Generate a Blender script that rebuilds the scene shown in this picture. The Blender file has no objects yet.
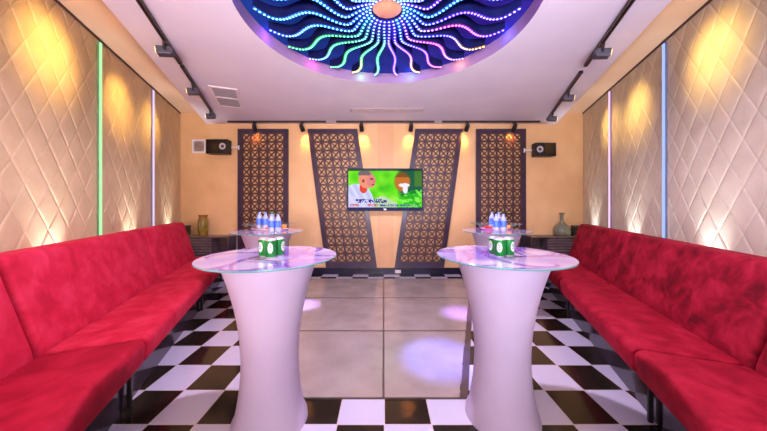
import bpy, bmesh, math, random
from mathutils import Vector, Matrix, noise
random.seed(7)
S = bpy.context.scene
COL = S.collection
PI = math.pi
E = 1.35            # eye height
F = 280.0           # focal length in pixels of the 767 px frame
YB = 5.4            # back wall distance
ZC = 2.893          # lowered ceiling
ZT = 3.10           # upper ceiling (side coves)
YN = -1.3           # near end of what is built
CAMC = (0.03, 2.376)
RD = 1.206

# ------------------------------------------------------------------ helpers
def link(o):
    COL.objects.link(o); return o

def obj(name, bm, mats, parent=None, smooth=False, kind=None):
    me = bpy.data.meshes.new(name)
    bmesh.ops.recalc_face_normals(bm, faces=bm.faces)
    bm.to_mesh(me); bm.free()
    if not isinstance(mats, (list, tuple)): mats = [mats]
    for m in mats: me.materials.append(m)
    if smooth:
        for p in me.polygons: p.use_smooth = True
    o = link(bpy.data.objects.new(name, me))
    if parent is not None: o.parent = parent
    if kind: o['kind'] = kind
    return o

def autosmooth(o, ang=40):
    me = o.data
    for p in me.polygons: p.use_smooth = True
    try: me.set_sharp_from_angle(angle=math.radians(ang))
    except Exception: pass
    return o

def tag(o, label, cat, group=None):
    o['label'] = label; o['category'] = cat
    if group: o['group'] = group
    return o

def thing(name, label, cat, loc=(0, 0, 0), rz=0, group=None):
    o = link(bpy.data.objects.new(name, None))
    o.empty_display_size = 0.1
    o.location = loc; o.rotation_euler = (0, 0, rz)
    return tag(o, label, cat, group)

def dup(root, label, loc=None, rz=None, group=None):
    r = root.copy(); COL.objects.link(r)
    for k in ('label',): r[k] = label
    if group: r['group'] = group
    if loc is not None: r.location = loc
    if rz is not None: r.rotation_euler = (0, 0, rz)
    for ch in list(root.children):
        c = ch.copy(); COL.objects.link(c); c.parent = r
        for g in list(ch.children):
            d = g.copy(); COL.objects.link(d); d.parent = c
    return r

def box(bm, x0, x1, y0, y1, z0, z1, mi=0, M=None):
    vs = [bm.verts.new(Vector(p) if M is None else M @ Vector(p)) for p in
          ((x0,y0,z0),(x1,y0,z0),(x1,y1,z0),(x0,y1,z0),(x0,y0,z1),(x1,y0,z1),(x1,y1,z1),(x0,y1,z1))]
    for f in ((0,3,2,1),(4,5,6,7),(0,1,5,4),(1,2,6,5),(2,3,7,6),(3,0,4,7)):
        fa = bm.faces.new([vs[i] for i in f]); fa.material_index = mi
    return vs

def bbox_bm(x0, x1, y0, y1, z0, z1, bev=0.0, seg=2):
    bm = bmesh.new(); box(bm, x0, x1, y0, y1, z0, z1)
    if bev: bmesh.ops.bevel(bm, geom=list(bm.edges), offset=bev, segments=seg, profile=0.5, affect='EDGES')
    return bm

def lathe(bm, prof, n=32, c=(0, 0), mi=None, M=None):
    rings = []
    for r, z in prof:
        if r < 1e-6:
            v = Vector((c[0], c[1], z)); v = M @ v if M is not None else v
            rings.append([bm.verts.new(v)])
        else:
            ring = []
            for k in range(n):
                a = 2*PI*k/n
                v = Vector((c[0]+r*math.cos(a), c[1]+r*math.sin(a), z)); v = M @ v if M is not None else v
                ring.append(bm.verts.new(v))
            rings.append(ring)
    for i in range(len(rings)-1):
        A, B = rings[i], rings[i+1]
        m = 0 if mi is None else mi[i]
        for k in range(n):
            k2 = (k+1) % n
            if len(A) == 1 and len(B) == 1: continue
            if len(A) == 1: f = bm.faces.new((A[0], B[k2], B[k]))
            elif len(B) == 1: f = bm.faces.new((A[k], A[k2], B[0]))
            else: f = bm.faces.new((A[k], A[k2], B[k2], B[k]))
            f.material_index = m

def extrude_poly(bm, pts, h, axis='z', M=None):
    """closed polygon given as 3D points, extruded by vector h"""
    h = Vector(h)
    a = [bm.verts.new(Vector(p)) for p in pts]
    b = [bm.verts.new(Vector(p)+h) for p in pts]
    n = len(pts)
    bm.faces.new(a); bm.faces.new(b[::-1])
    for i in range(n): bm.faces.new((a[i], a[(i+1) % n], b[(i+1) % n], b[i]))

def tube(bm, pts, r, n=8):
    pts = [Vector(p) for p in pts]
    rings = []
    for i, p in enumerate(pts):
        t = (pts[min(i+1, len(pts)-1)] - pts[max(i-1, 0)]).normalized()
        up = Vector((0, 0, 1)) if abs(t.z) < .9 else Vector((1, 0, 0))
        u = t.cross(up).normalized(); v = t.cross(u)
        rings.append([bm.verts.new(p + r*(math.cos(2*PI*k/n)*u + math.sin(2*PI*k/n)*v)) for k in range(n)])
    for a, b in zip(rings, rings[1:]):
        for k in range(n): bm.faces.new((a[k], a[(k+1) % n], b[(k+1) % n], b[k]))
    bm.faces.new(rings[0][::-1]); bm.faces.new(rings[-1])

# ------------------------------------------------------------------ materials
def lin(c):
    return tuple(((v/255)/12.92 if v/255 <= .04045 else ((v/255+.055)/1.055)**2.4) for v in c)

def mat(name, rgb, rough=.5, metal=0, spec=.5, emit=None, es=0, trans=0, coat=0, sheen=0, ior=1.45):
    m = bpy.data.materials.new(name); m.use_nodes = True
    b = m.node_tree.nodes['Principled BSDF']
    b.inputs['Base Color'].default_value = (*lin(rgb), 1)
    b.inputs['Roughness'].default_value = rough
    b.inputs['Metallic'].default_value = metal
    b.inputs['Specular IOR Level'].default_value = spec
    b.inputs['IOR'].default_value = ior
    if trans: b.inputs['Transmission Weight'].default_value = trans
    if coat:
        b.inputs['Coat Weight'].default_value = coat; b.inputs['Coat Roughness'].default_value = .04
    if sheen:
        b.inputs['Sheen Weight'].default_value = sheen; b.inputs['Sheen Roughness'].default_value = .4
    if emit:
        b.inputs['Emission Color'].default_value = (*lin(emit), 1); b.inputs['Emission Strength'].default_value = es
    return m

def nodes(m):
    nt = m.node_tree
    return nt, nt.nodes, nt.links, nt.nodes['Principled BSDF']

def noise_tint(m, c0, c1, scale=4, detail=4, lo=.35, hi=.65, bump=0, bscale=None, coord='Object', dist=0):
    nt, N, L, B = nodes(m)
    tc = N.new('ShaderNodeTexCoord')
    n = N.new('ShaderNodeTexNoise'); n.inputs['Scale'].default_value = scale; n.inputs['Detail'].default_value = detail
    n.inputs['Distortion'].default_value = dist
    L.new(tc.outputs[coord], n.inputs['Vector'])
    r = N.new('ShaderNodeValToRGB')
    r.color_ramp.elements[0].position = lo; r.color_ramp.elements[0].color = (*lin(c0), 1)
    r.color_ramp.elements[1].position = hi; r.color_ramp.elements[1].color = (*lin(c1), 1)
    L.new(n.outputs['Fac'], r.inputs['Fac']); L.new(r.outputs['Color'], B.inputs['Base Color'])
    if bump:
        n2 = N.new('ShaderNodeTexNoise'); n2.inputs['Scale'].default_value = bscale or scale*6
        L.new(tc.outputs[coord], n2.inputs['Vector'])
        b = N.new('ShaderNodeBump'); b.inputs['Strength'].default_value = bump; b.inputs['Distance'].default_value = .01
        L.new(n2.outputs['Fac'], b.inputs['Height']); L.new(b.outputs['Normal'], B.inputs['Normal'])
    return m

def vcol_emit(name, strength, base=(10, 10, 12), rough=.4, attr='Col'):
    m = mat(name, base, rough)
    nt, N, L, B = nodes(m)
    a = N.new('ShaderNodeAttribute'); a.attribute_name = attr
    L.new(a.outputs['Color'], B.inputs['Emission Color'])
    B.inputs['Emission Strength'].default_value = strength
    return m

M_ceil = noise_tint(mat('ceiling_paint', (222, 218, 226), .7), (219, 214, 224), (225, 221, 228), 2)
M_cove = noise_tint(mat('cove_paint', (212, 178, 142), .7), (208, 174, 138), (217, 183, 147), 2)
M_back = noise_tint(mat('peach_wall_paint', (226, 182, 128), .6), (222, 178, 124), (231, 187, 133), 3)
M_pil = noise_tint(mat('pilaster_paint', (218, 168, 118), .5), (214, 164, 114), (222, 172, 122), 3)
M_padL = noise_tint(mat('padded_leather_left', (208, 182, 140), .42), (202, 176, 134), (214, 188, 146), 5, bump=.15, bscale=60)
M_padR = noise_tint(mat('padded_leather_right', (200, 188, 164), .42), (194, 182, 158), (206, 194, 170), 5, bump=.15, bscale=60)
M_trim = noise_tint(mat('dark_trim', (70, 38, 30), .5), (64, 34, 28), (76, 42, 33), 6)
M_base = noise_tint(mat('navy_baseboard', (24, 22, 44), .25), (20, 18, 38), (28, 26, 50), 6)
M_recess = noise_tint(mat('recess_navy_glow', (26, 40, 120), .9, spec=.1, emit=(20, 50, 190), es=.42), (20, 34, 104), (32, 48, 130), 5)  # blue LED glow put into the recess surface's own emission
M_rim = noise_tint(mat('recess_rim_paint', (150, 120, 160), .6), (146, 116, 156), (156, 126, 166), 4)
M_black = noise_tint(mat('black_lacquer', (20, 18, 20), .18), (16, 14, 16), (26, 23, 25), 6)
M_blackm = noise_tint(mat('black_metal', (34, 30, 32), .4, .3), (30, 27, 29), (40, 36, 38), 12)
M_rail = noise_tint(mat('track_bronze', (66, 50, 44), .35, .4), (60, 45, 40), (74, 56, 48), 12)
M_gfloodlight = noise_tint(mat('grey_lamp_metal', (74, 70, 80), .45, .3), (68, 64, 74), (82, 78, 88), 14)
M_lens = mat('warm_lens', (255, 220, 150), .3, emit=(255, 200, 110), es=6)
M_screen_wood = noise_tint(mat('brown_lattice', (78, 48, 46), .4), (70, 42, 40), (86, 54, 52), 9)
M_frame_wood = noise_tint(mat('plum_frame', (56, 40, 58), .3), (50, 35, 52), (64, 46, 66), 7)
M_plinth = noise_tint(mat('plinth_gloss', (52, 44, 54), .14, spec=.7), (46, 38, 48), (60, 52, 62), 5)
M_white = noise_tint(mat('white_plastic', (228, 222, 218), .4), (224, 218, 214), (232, 226, 222), 8)
M_grille = noise_tint(mat('vent_grey', (176, 160, 160), .5), (170, 154, 154), (182, 166, 166), 9)
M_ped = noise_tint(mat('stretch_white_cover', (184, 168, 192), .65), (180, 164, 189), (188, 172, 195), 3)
M_edge = noise_tint(mat('teal_glass_edge', (96, 150, 150), .08, spec=.8), (86, 140, 142), (106, 160, 158), 9)
M_clear = noise_tint(mat('smoky_glass_top', (190, 180, 190), .05, spec=.8), (180, 170, 184), (200, 190, 198), 3)
M_seam = noise_tint(mat('floor_seam_metal', (92, 74, 68), .35, .2), (84, 68, 62), (100, 82, 76), 9)

# printed swirl under glass: colours live on the disc's points
M_swirl = mat('swirl_glass', (220, 210, 222), .05, spec=.85, coat=.3)
_nt, _N, _L, _B = nodes(M_swirl)
_B.inputs['IOR'].default_value = 1.85
_a = _N.new('ShaderNodeAttribute'); _a.attribute_name = 'Swirl'; _L.new(_a.outputs['Color'], _B.inputs['Base Color'])
def swirl_curves():
    rnd = random.Random(11); cs = []
    for k in range(15):
        x, y = rnd.uniform(-.36, .36), rnd.uniform(-.36, .36)
        a = rnd.uniform(0, 2*PI); turn = rnd.choice((-1, 1)); L = rnd.uniform(.35, .8)
        pts = []; n = 60; c0 = rnd.uniform(1.5, 3); c1 = rnd.uniform(7, 16)
        for q in range(n):
            u = q/n
            pts.append((x, y, (.0035+.0075*math.sin(PI*u))*rnd.uniform(.97, 1.03)))
            a += turn*(c0+(c1-c0)*u*u)*L/n
            x += math.cos(a)*L/n; y += math.sin(a)*L/n
        cs.append((pts, rnd.choice([(108, 52, 160), (128, 74, 172), (146, 88, 158), (96, 60, 172)])))
    return cs
SWC = swirl_curves()
def swirl_color(x, y):
    v = noise.noise(Vector((x*3.2, y*3.2, 3.1)))
    k = max(0, min(1, .5+v*1.6))
    c = [200*(1-k)+150*k, 188*(1-k)+128*k, 200*(1-k)+198*k]
    for pts, col in SWC:
        best = 9; soft = 9
        for px, py, w in pts:
            d = math.hypot(px-x, py-y)
            if d/w < best: best = d/w
            if d < soft: soft = d
        f = max(0, 1-best*.55)*.9 + max(0, 1-soft/.045)*.22
        f = min(1, f)
        c = [c[i]*(1-f)+col[i]*f for i in range(3)]
    return (*lin(c), 1)
def swirl_disc(r, z, nr=46, na=150):
    bm = bmesh.new(); lay = bm.verts.layers.float_color.new('Swirl')
    rings = []
    c = bm.verts.new((0, 0, z)); c[lay] = swirl_color(0, 0)
    for i in range(1, nr+1):
        ring = []
        for k in range(na):
            x, y = r*i/nr*math.cos(2*PI*k/na), r*i/nr*math.sin(2*PI*k/na)
            v = bm.verts.new((x, y, z)); v[lay] = swirl_color(x, y); ring.append(v)
        rings.append(ring)
    for k in range(na): bm.faces.new((c, rings[0][k], rings[0][(k+1) % na]))
    for a, b in zip(rings, rings[1:]):
        for k in range(na): bm.faces.new((a[k], b[k], b[(k+1) % na], a[(k+1) % na]))
    return bm
SWIRL_MESH = []

def velvet(name, dark, mid, light):
    m = mat(name, mid, .75, spec=.2, sheen=.35)
    nt, N, L, B = nodes(m)
    B.inputs['Sheen Tint'].default_value = (*lin(light), 1)
    tc = N.new('ShaderNodeTexCoord')
    n = N.new('ShaderNodeTexNoise'); n.inputs['Scale'].default_value = 6.5; n.inputs['Detail'].default_value = 7
    n.inputs['Distortion'].default_value = .45; n.inputs['Roughness'].default_value = .6
    L.new(tc.outputs['Object'], n.inputs['Vector'])
    r = N.new('ShaderNodeValToRGB'); e = r.color_ramp.elements
    e[0].position = .34; e[0].color = (*lin(dark), 1)
    e[1].position = .68; e[1].color = (*lin(light), 1)
    x = e.new(.48); x.color = (*lin(mid), 1)
    L.new(n.outputs['Fac'], r.inputs['Fac']); L.new(r.outputs['Color'], B.inputs['Base Color'])
    n2 = N.new('ShaderNodeTexNoise'); n2.inputs['Scale'].default_value = 9; n2.inputs['Detail'].default_value = 3
    L.new(tc.outputs['Object'], n2.inputs['Vector'])
    b = N.new('ShaderNodeBump'); b.inputs['Strength'].default_value = .25; b.inputs['Distance'].default_value = .015
    L.new(n2.outputs['Fac'], b.inputs['Height']); L.new(b.outputs['Normal'], B.inputs['Normal'])
    return m
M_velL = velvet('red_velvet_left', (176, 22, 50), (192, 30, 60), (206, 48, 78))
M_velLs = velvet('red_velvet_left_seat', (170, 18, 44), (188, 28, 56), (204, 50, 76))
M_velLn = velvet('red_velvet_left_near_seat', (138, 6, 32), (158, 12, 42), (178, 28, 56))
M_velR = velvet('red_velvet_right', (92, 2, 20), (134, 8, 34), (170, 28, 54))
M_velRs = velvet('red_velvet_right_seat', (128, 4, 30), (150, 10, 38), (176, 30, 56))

# checker floor
def checker_material():
    m = mat('checker_tiles', (200, 200, 200), .12, spec=.5)
    nt, N, L, B = nodes(m)
    tc = N.new('ShaderNodeTexCoord')
    mp = N.new('ShaderNodeMapping'); mp.vector_type = 'TEXTURE'
    mp.inputs['Location'].default_value = (.006, 1.714, -.5); mp.inputs['Scale'].default_value = (.2895, .316, 1)
    L.new(tc.outputs['Object'], mp.inputs['Vector'])
    ch = N.new('ShaderNodeTexChecker'); ch.inputs['Scale'].default_value = 1
    ch.inputs['Color2'].default_value = (*lin((34, 28, 22)), 1); ch.inputs['Color1'].default_value = (*lin((194, 188, 204)), 1)
    L.new(mp.outputs['Vector'], ch.inputs['Vector'])
    # grout
    sp = N.new('ShaderNodeSeparateXYZ'); L.new(mp.outputs['Vector'], sp.inputs[0])
    outs = []
    for ax in 'XY':
        pp = N.new('ShaderNodeMath'); pp.operation = 'PINGPONG'; pp.inputs[1].default_value = .5
        L.new(sp.outputs[ax], pp.inputs[0])
        lt = N.new('ShaderNodeMath'); lt.operation = 'LESS_THAN'; lt.inputs[1].default_value = .012
        L.new(pp.outputs[0], lt.inputs[0]); outs.append(lt)
    mxm = N.new('ShaderNodeMath'); mxm.operation = 'MAXIMUM'
    L.new(outs[0].outputs[0], mxm.inputs[0]); L.new(outs[1].outputs[0], mxm.inputs[1])
    mx = N.new('ShaderNodeMix'); mx.data_type = 'RGBA'
    L.new(mxm.outputs[0], mx.inputs['Factor']); L.new(ch.outputs['Color'], mx.inputs['A'])
    mx.inputs['B'].default_value = (*lin((196, 180, 180)), 1)
    L.new(mx.outputs['Result'], B.inputs['Base Color'])
    return m
M_floor = checker_material()
M_dance = noise_tint(mat('frosted_floor_glass', (158, 144, 136), .16, spec=.6), (146, 132, 124), (168, 154, 146), 3.2, 8, .3, .7, bump=.12, bscale=40)

# ------------------------------------------------------------------ wall frames
LW = dict(o=Vector((-1.93, 0, 0)), n=Vector((.9385, .3453, 0)), rz=math.atan2(.3453, .9385), sg=1)
RW = dict(o=Vector((1.974, 0, 0)), n=Vector((-.9447, .3278, 0)), rz=math.atan2(.3278, -.9447), sg=-1)
def wpt(W, o, s, z=0):
    u = Vector((-W['n'].y, W['n'].x, 0)) * W['sg']
    return W['o'] + W['n']*o + u*s + Vector((0, 0, z))
def wx(W, d):   # wall X at depth d
    return -1.93-.368*d if W is LW else 1.974+.347*d

# ------------------------------------------------------------------ structure
bm = bmesh.new()
XL0, XR0, XLB, XRB = wx(LW, YN), wx(RW, YN), wx(LW, YB), wx(RW, YB)
bm.faces.new([bm.verts.new(p) for p in ((XL0, YN, 0), (XR0, YN, 0), (XRB, YB, 0), (XLB, YB, 0))])
obj('floor', bm, M_floor, kind='structure')

bm = bmesh.new()
bm.faces.new([bm.verts.new(p) for p in ((XLB, YB, 0), (XRB, YB, 0), (XRB, YB, ZT), (XLB, YB, ZT))])
obj('wall_back', bm, M_back, kind='structure')
bm = bbox_bm(-.115, .19, YB-.022, YB, .12, ZC)
obj('trim_1', bm, M_pil, kind='structure')

def padded_wall(W, name, m, s_anchor, z_anchor):
    bm = bmesh.new()
    wS, wZ = .232, .361
    par = [0, .018, .05, .14, .3, .5, .7, .86, .95, .982, 1]
    def prof(t):
        t = min(t, 1-t)
        return min(1, t/.05)**.6*.75 + .25*(1-(1-min(1, t/.5))**2)
    s0, s1, z0, z1 = YN/.94-.02, YB/.94+.02, 0, ZT
    dep = .0075
    for i in range(-60, 60):
        for j in range(-60, 60):
            # diamond with lower vertex at lattice point i*e1 + j*e2, e1=(wS/2,wZ/2), e2=(-wS/2,wZ/2)
            bs = s_anchor + (i-j)*wS/2; bz = z_anchor + (i+j)*wZ/2
            if bz > z1 or bz+wZ < z0 or bs-wS/2 > s1 or bs+wS/2 < s0: continue
            g = []
            for a in par:
                row = []
                for b in par:
                    s = bs + (a-b)*wS/2; z = bz + (a+b)*wZ/2
                    h = min(prof(a), prof(b))*.5 + prof(a)*prof(b)*.5
                    row.append(bm.verts.new((dep*h - dep, s*W['sg'], z)))
                g.append(row)
            for a in range(len(par)-1):
                for b in range(len(par)-1):
                    bm.faces.new((g[a][b], g[a+1][b], g[a+1][b+1], g[a][b+1]))
    bmesh.ops.remove_doubles(bm, verts=bm.verts, dist=.0008)
    for co, no in (((0, 0, z0), (0, 0, -1)), ((0, 0, z1), (0, 0, 1)), ((0, s0*W['sg'], 0), (0, -W['sg'], 0)), ((0, s1*W['sg'], 0), (0, W['sg'], 0))):
        bmesh.ops.bisect_plane(bm, geom=list(bm.verts)+list(bm.edges)+list(bm.faces), plane_co=co, plane_no=no, clear_outer=True)
    o = obj(name, bm, m, kind='structure', smooth=True)
    o.location = W['o']; o.rotation_euler = (0, 0, W['rz'])
    return o
padded_wall(LW, 'wall_left', M_padL, 2.488, 1.86)
padded_wall(RW, 'wall_right', M_padR, 2.466, 1.845)
for k, W in ((2, LW), (3, RW)):
    bm = bmesh.new(); s0, s1 = YN/.94, YB/.94-.02
    box(bm, 0, .018, min(s0*W['sg'], s1*W['sg']), max(s0*W['sg'], s1*W['sg']), ZT-.014, ZT)
    o = obj('trim_%d' % k, bm, M_trim, kind='structure'); o.location = W['o']; o.rotation_euler = (0, 0, W['rz'])

# upper ceiling
bm = bmesh.new()
bm.faces.new([bm.verts.new(p) for p in ((XL0, YN, ZT), (XR0, YN, ZT), (XRB, YB, ZT), (XLB, YB, ZT))])
obj('ceiling_cove', bm, M_cove, kind='structure')
# lowered ceiling with the round opening
def xl(d): return -2.131-.39*(d-2.118)
def xr(d): return 2.182+.349*(d-2.118)
bm = bmesh.new()
outer = [(xl(YN), YN), (xr(YN), YN), (xr(YB), YB), (xl(YB), YB)]
ov = [bm.verts.new((x, y, ZC)) for x, y in outer]
NC = 96
cv = [bm.verts.new((CAMC[0]+RD*math.cos(2*PI*k/NC), CAMC[1]+RD*math.sin(2*PI*k/NC), ZC)) for k in range(NC)]
ed = [bm.edges.new((ov[i], ov[(i+1) % 4])) for i in range(4)] + [bm.edges.new((cv[i], cv[(i+1) % NC])) for i in range(NC)]
bmesh.ops.triangle_fill(bm, use_beauty=True, use_dissolve=False, edges=ed)
uo = [bm.verts.new((x, y, ZT)) for x, y in outer]
for i in range(4): bm.faces.new((ov[i], ov[(i+1) % 4], uo[(i+1) % 4], uo[i]))
obj('ceiling', bm, M_ceil, kind='structure')
bm = bmesh.new()
lathe(bm, [(RD, ZC), (RD, 3.02)], NC, CAMC); 
rim = obj('ceiling_recess_rim', bm, M_rim, kind='structure', smooth=True)
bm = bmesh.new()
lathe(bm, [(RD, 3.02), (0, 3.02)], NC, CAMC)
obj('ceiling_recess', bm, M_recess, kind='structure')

# baseboard behind screens
bm = bbox_bm(XLB+.05, XRB-.05, YB-.03, YB, 0, .125, .004, 1)
obj('baseboard_back', bm, M_base, kind='structure')

# ------------------------------------------------------------------ dance floor
dl = lambda d: -.66-.345*(d-1.94)
dr = lambda d: .585+.335*(d-1.94)
t = thing('dance_floor', 'raised dance floor of six frosted glass panels between the tables', 'dance floor', (0, 1.94, 0))
rows = [1.94, 2.958, 4.0, 5.04]
fr = bmesh.new()
g = .008
for a, b in zip(rows, rows[1:]):
    for side in (-1, 1):
        f = dl if side < 0 else dr
        bm = bmesh.new()
        ga = .004 if a < 2 else .014; gb = .014 if b < 5 else .004
        pts = [(side*g, a+ga), (f(a+ga)-side*.06, a+ga), (f(b-gb)-side*.06, b-gb), (side*g, b-gb)]
        extrude_poly(bm, [(x, y-1.94, .0) for x, y in pts], (0, 0, .010))
        bmesh.ops.recalc_face_normals(bm, faces=bm.faces)
        obj('glass_panel', bm, M_dance, t)
for y in rows:
    w = .013 if 2 < y < 5 else .005
    box(fr, dl(y)+.0, dr(y)-.0, y-w-1.94, y+w-1.94, 0, .0085)
box(fr, -g, g, 0, 5.04-1.94, 0, .0085)
for f, sd in ((dl, -1), (dr, 1)):
    extrude_poly(fr, [(f(1.94), 0, 0), (f(1.94)-sd*.056, 0, 0), (f(5.04)-sd*.056, 3.1, 0), (f(5.04), 3.1, 0)], (0, 0, .0095))
obj('metal_frame', fr, M_seam, t)

# ------------------------------------------------------------------ LED strips on the side walls
def led_tube(W, s, cols, label, tint):
    t = thing('led_light_strip', label, 'light strip', wpt(W, .0, s, .82), W['rz'], 'vertical light strips on the padded walls')
    h = ZT-.03-.82
    bm = bbox_bm(.001, .014, -.020, .020, 0, h, .003, 1)
    obj('channel', bm, noise_tint(mat('channel_'+tint, [c*.62 for c in cols], .4), [c*.58 for c in cols], [c*.66 for c in cols], 8), t)
    bm = bbox_bm(.014, .030, -.015, .015, .01, h-.01, .005, 2)
    m = mat('led_'+tint, (70, 70, 74), .4, spec=.1, emit=cols, es=1.0)
    obj('diffuser', bm, m, t, smooth=True)
led_tube(LW, 2.962/.9385, (176, 246, 172), 'glowing pale green vertical strip on the left padded wall', 'green')
led_tube(LW, 4.2/.9385, (226, 208, 255), 'glowing pale violet vertical strip on the left wall near the corner', 'violet')
led_tube(RW, 2.98/.9447, (160, 188, 255), 'glowing blue vertical strip on the right padded wall', 'blue')
led_tube(RW, 4.24/.9447, (244, 204, 244), 'glowing pink vertical strip on the right wall near the corner', 'pink')

# ------------------------------------------------------------------ sofas
def profile_bm(pts, y0, y1, bev, seg=4):
    bm = bmesh.new()
    extrude_poly(bm, [(x, y0, z) for x, z in pts], (0, y1-y0, 0))
    bmesh.ops.recalc_face_normals(bm, faces=bm.faces)
    if bev: bmesh.ops.bevel(bm, geom=list(bm.edges), offset=bev, segments=seg, profile=.5, affect='EDGES', clamp_overlap=True)
    return bm
def sofa(W, s0, s1, label, mb, ms):
    sg = W['sg']
    t = thing('banquette_sofa', label, 'sofa', wpt(W, 0, s0, 0), W['rz'], 'red velvet banquette along the '+('left' if sg > 0 else 'right')+' wall')
    L = (s1-s0)
    y0, y1 = (0.012, L-.012) if sg > 0 else (-L+.012, -.012)
    zt = 1.045 if sg > 0 else 1.015
    o = obj('backrest', profile_bm([(.12, .31), (.12, zt), (.29, zt), (.455, .47), (.455, .31)], y0, y1, .04, 5), mb, t); autosmooth(o, 60)
    o = obj('seat', profile_bm([(.46, .30), (.46, .455), (.95, .47), (.985, .44), (.97, .30)], y0, y1, .028), ms, t); autosmooth(o, 60)
    o = obj('plinth', bbox_bm(.14, .85, y0+.01, y1-.01, 0, .30, .006, 1), M_plinth, t)
    # small foot at the joint
    yy = y0+.03 if sg > 0 else y1-.03
    o = obj('foot', bbox_bm(.86, .885, yy-.012, yy+.012, 0, .30, .003, 1), M_blackm, t)
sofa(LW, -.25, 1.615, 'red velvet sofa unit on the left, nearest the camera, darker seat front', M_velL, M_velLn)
sofa(LW, 1.615, 3.42, 'long red velvet sofa unit on the left wall, middle of its row of three', M_velL, M_velLs)
sofa(LW, 3.42, 4.93, 'red velvet sofa unit at far end of the left row beside dark console', M_velL, M_velLs)
sofa(RW, -.25, 1.49, 'red velvet sofa unit on the right, nearest the camera, cut by picture edge', M_velR, M_velRs)
sofa(RW, 1.49, 3.2, 'long crimson velvet sofa unit on the right wall, middle of its row', M_velR, M_velRs)
sofa(RW, 3.2, 4.93, 'crimson velvet sofa unit at far end of the right row beside grey vase', M_velR, M_velRs)

# ------------------------------------------------------------------ cocktail tables
HT = 1.027
def make_table(label, loc, top_m, r=.4065, rot=0):
    t = thing('cocktail_table', label, 'table', (loc[0], loc[1], 0), rot, 'tall hourglass cocktail tables')
    bm = bmesh.new()
    prof = [(0, HT-.010), (r-.003, HT-.010), (r, HT-.008), (r, HT-.002), (r-.002, HT-.0006), (0, HT-.0006)]
    lathe(bm, prof, 72, mi=[1, 1, 1, 1, 0])
    o = obj('glass_top', bm, [M_clear, M_edge], t); autosmooth(o, 30)
    if top_m is M_swirl:
        if not SWIRL_MESH:
            p = obj('swirl_print', swirl_disc(r-.003, HT), M_swirl, o); SWIRL_MESH.append(p.data)
        else:
            p = link(bpy.data.objects.new('swirl_print', SWIRL_MESH[0])); p.parent = o
    bm = bmesh.new()
    pp = [(0, 0), (.225, 0), (.222, .03)]
    for k in range(1, 29):
        z = .03 + (HT-.012-.03)*k/28
        # hourglass: waist about .40 m up, flaring to the top
        u = (z-.40)
        rr = .168 + (.052*(u/.40)**2 if u < 0 else .122*(u/.615)**1.9)
        pp.append((rr, z))
    pp.append((0, HT-.0105))
    lathe(bm, pp, 56)
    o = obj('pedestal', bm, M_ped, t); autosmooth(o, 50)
    return t
TAB = [(-.706, 1.75, M_swirl, 'white hourglass table at front left with purple swirl top and green cans', .4),
       (.756, 1.79, M_swirl, 'white hourglass table at front right with purple swirl top and green cans', 2.2),
       (-1.392, 3.353, M_swirl, 'middle table of the left row, carrying blue water bottles and a fruit tray', 1.1),
       (1.37, 3.41, M_swirl, 'middle table of the right row, carrying blue water bottles and a pink tray', 3.0),
       (-1.907, 4.68, M_clear, 'farthest table of the left row, empty clear top before the lattice screen', 0),
       (1.90, 4.74, M_clear, 'farthest table of the right row, empty clear top before the lattice screen', 0)]
for x, y, m, lab, rot in TAB: make_table(lab, (x, y), m, .4065, rot)

# ------------------------------------------------------------------ cans
M_can = noise_tint(mat('can_green', (20, 120, 44), .3, .3), (14, 110, 38), (26, 130, 50), 20)
M_alu = noise_tint(mat('aluminium', (214, 214, 218), .28, .7), (206, 206, 212), (224, 224, 228), 20)
M_lab = noise_tint(mat('can_white_emblem', (196, 206, 198), .4), (188, 200, 190), (204, 212, 206), 20)
M_emb = noise_tint(mat('can_dark_emblem', (70, 84, 80), .4), (60, 76, 70), (80, 92, 90), 20)
def patch(bm, R, z0, z1, a0, a1, shape, na=12, nz=12, mi=0, off=.0006):
    """curved patch on a cylinder, kept where shape(u,v) is true (u,v in -1..1)"""
    for i in range(na):
        for j in range(nz):
            u = (i+.5)/na*2-1; v = (j+.5)/nz*2-1
            if not shape(u, v): continue
            q = []
            for di, dj in ((0, 0), (1, 0), (1, 1), (0, 1)):
                a = a0+(a1-a0)*(i+di)/na; z = z0+(z1-z0)*(j+dj)/nz
                q.append(bm.verts.new(((R+off)*math.cos(a), (R+off)*math.sin(a), z)))
            f = bm.faces.new(q); f.material_index = mi
def make_can(label, loc, rz, group):
    t = thing('beer_can', label, 'can', loc, rz, group)
    bm = bmesh.new(); R = .0335
    lathe(bm, [(R-.004, .007), (R, .011), (R, .104)], 28)
    obj('body', bm, M_can, t, smooth=True)
    bm = bmesh.new()
    lathe(bm, [(R, .104), (R-.001, .106), (R-.007, .113), (R-.006, .116), (R-.008, .1165), (R-.009, .113), (0, .113)], 28)
    box(bm, -.006, .012, -.005, .005, .1135, .115)
    o = obj('lid', bm, M_alu, t); autosmooth(o, 40)
    bm = bmesh.new(); lathe(bm, [(0, .003), (R-.008, .003), (R-.008, 0), (R-.006, 0), (R-.004, .007)], 28)
    obj('bottom', bm, M_alu, t, smooth=True)
    bm = bmesh.new()
    a = -PI/2
    patch(bm, R, .030, .090, a-.46, a+.46, lambda u, v: u*u+v*v < 1, 18, 20, 0)
    patch(bm, R, .036, .084, a-.34, a+.34, lambda u, v: (.45 < u*u+v*v < .72 and v > -.1) or (abs(u) < .7 and abs(v+.40) < .10) or (abs(u)+abs(v-.15) < .34), 18, 20, 1, .0011)
    obj('emblem', bm, [M_lab, M_emb], t)
    return t
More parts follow.
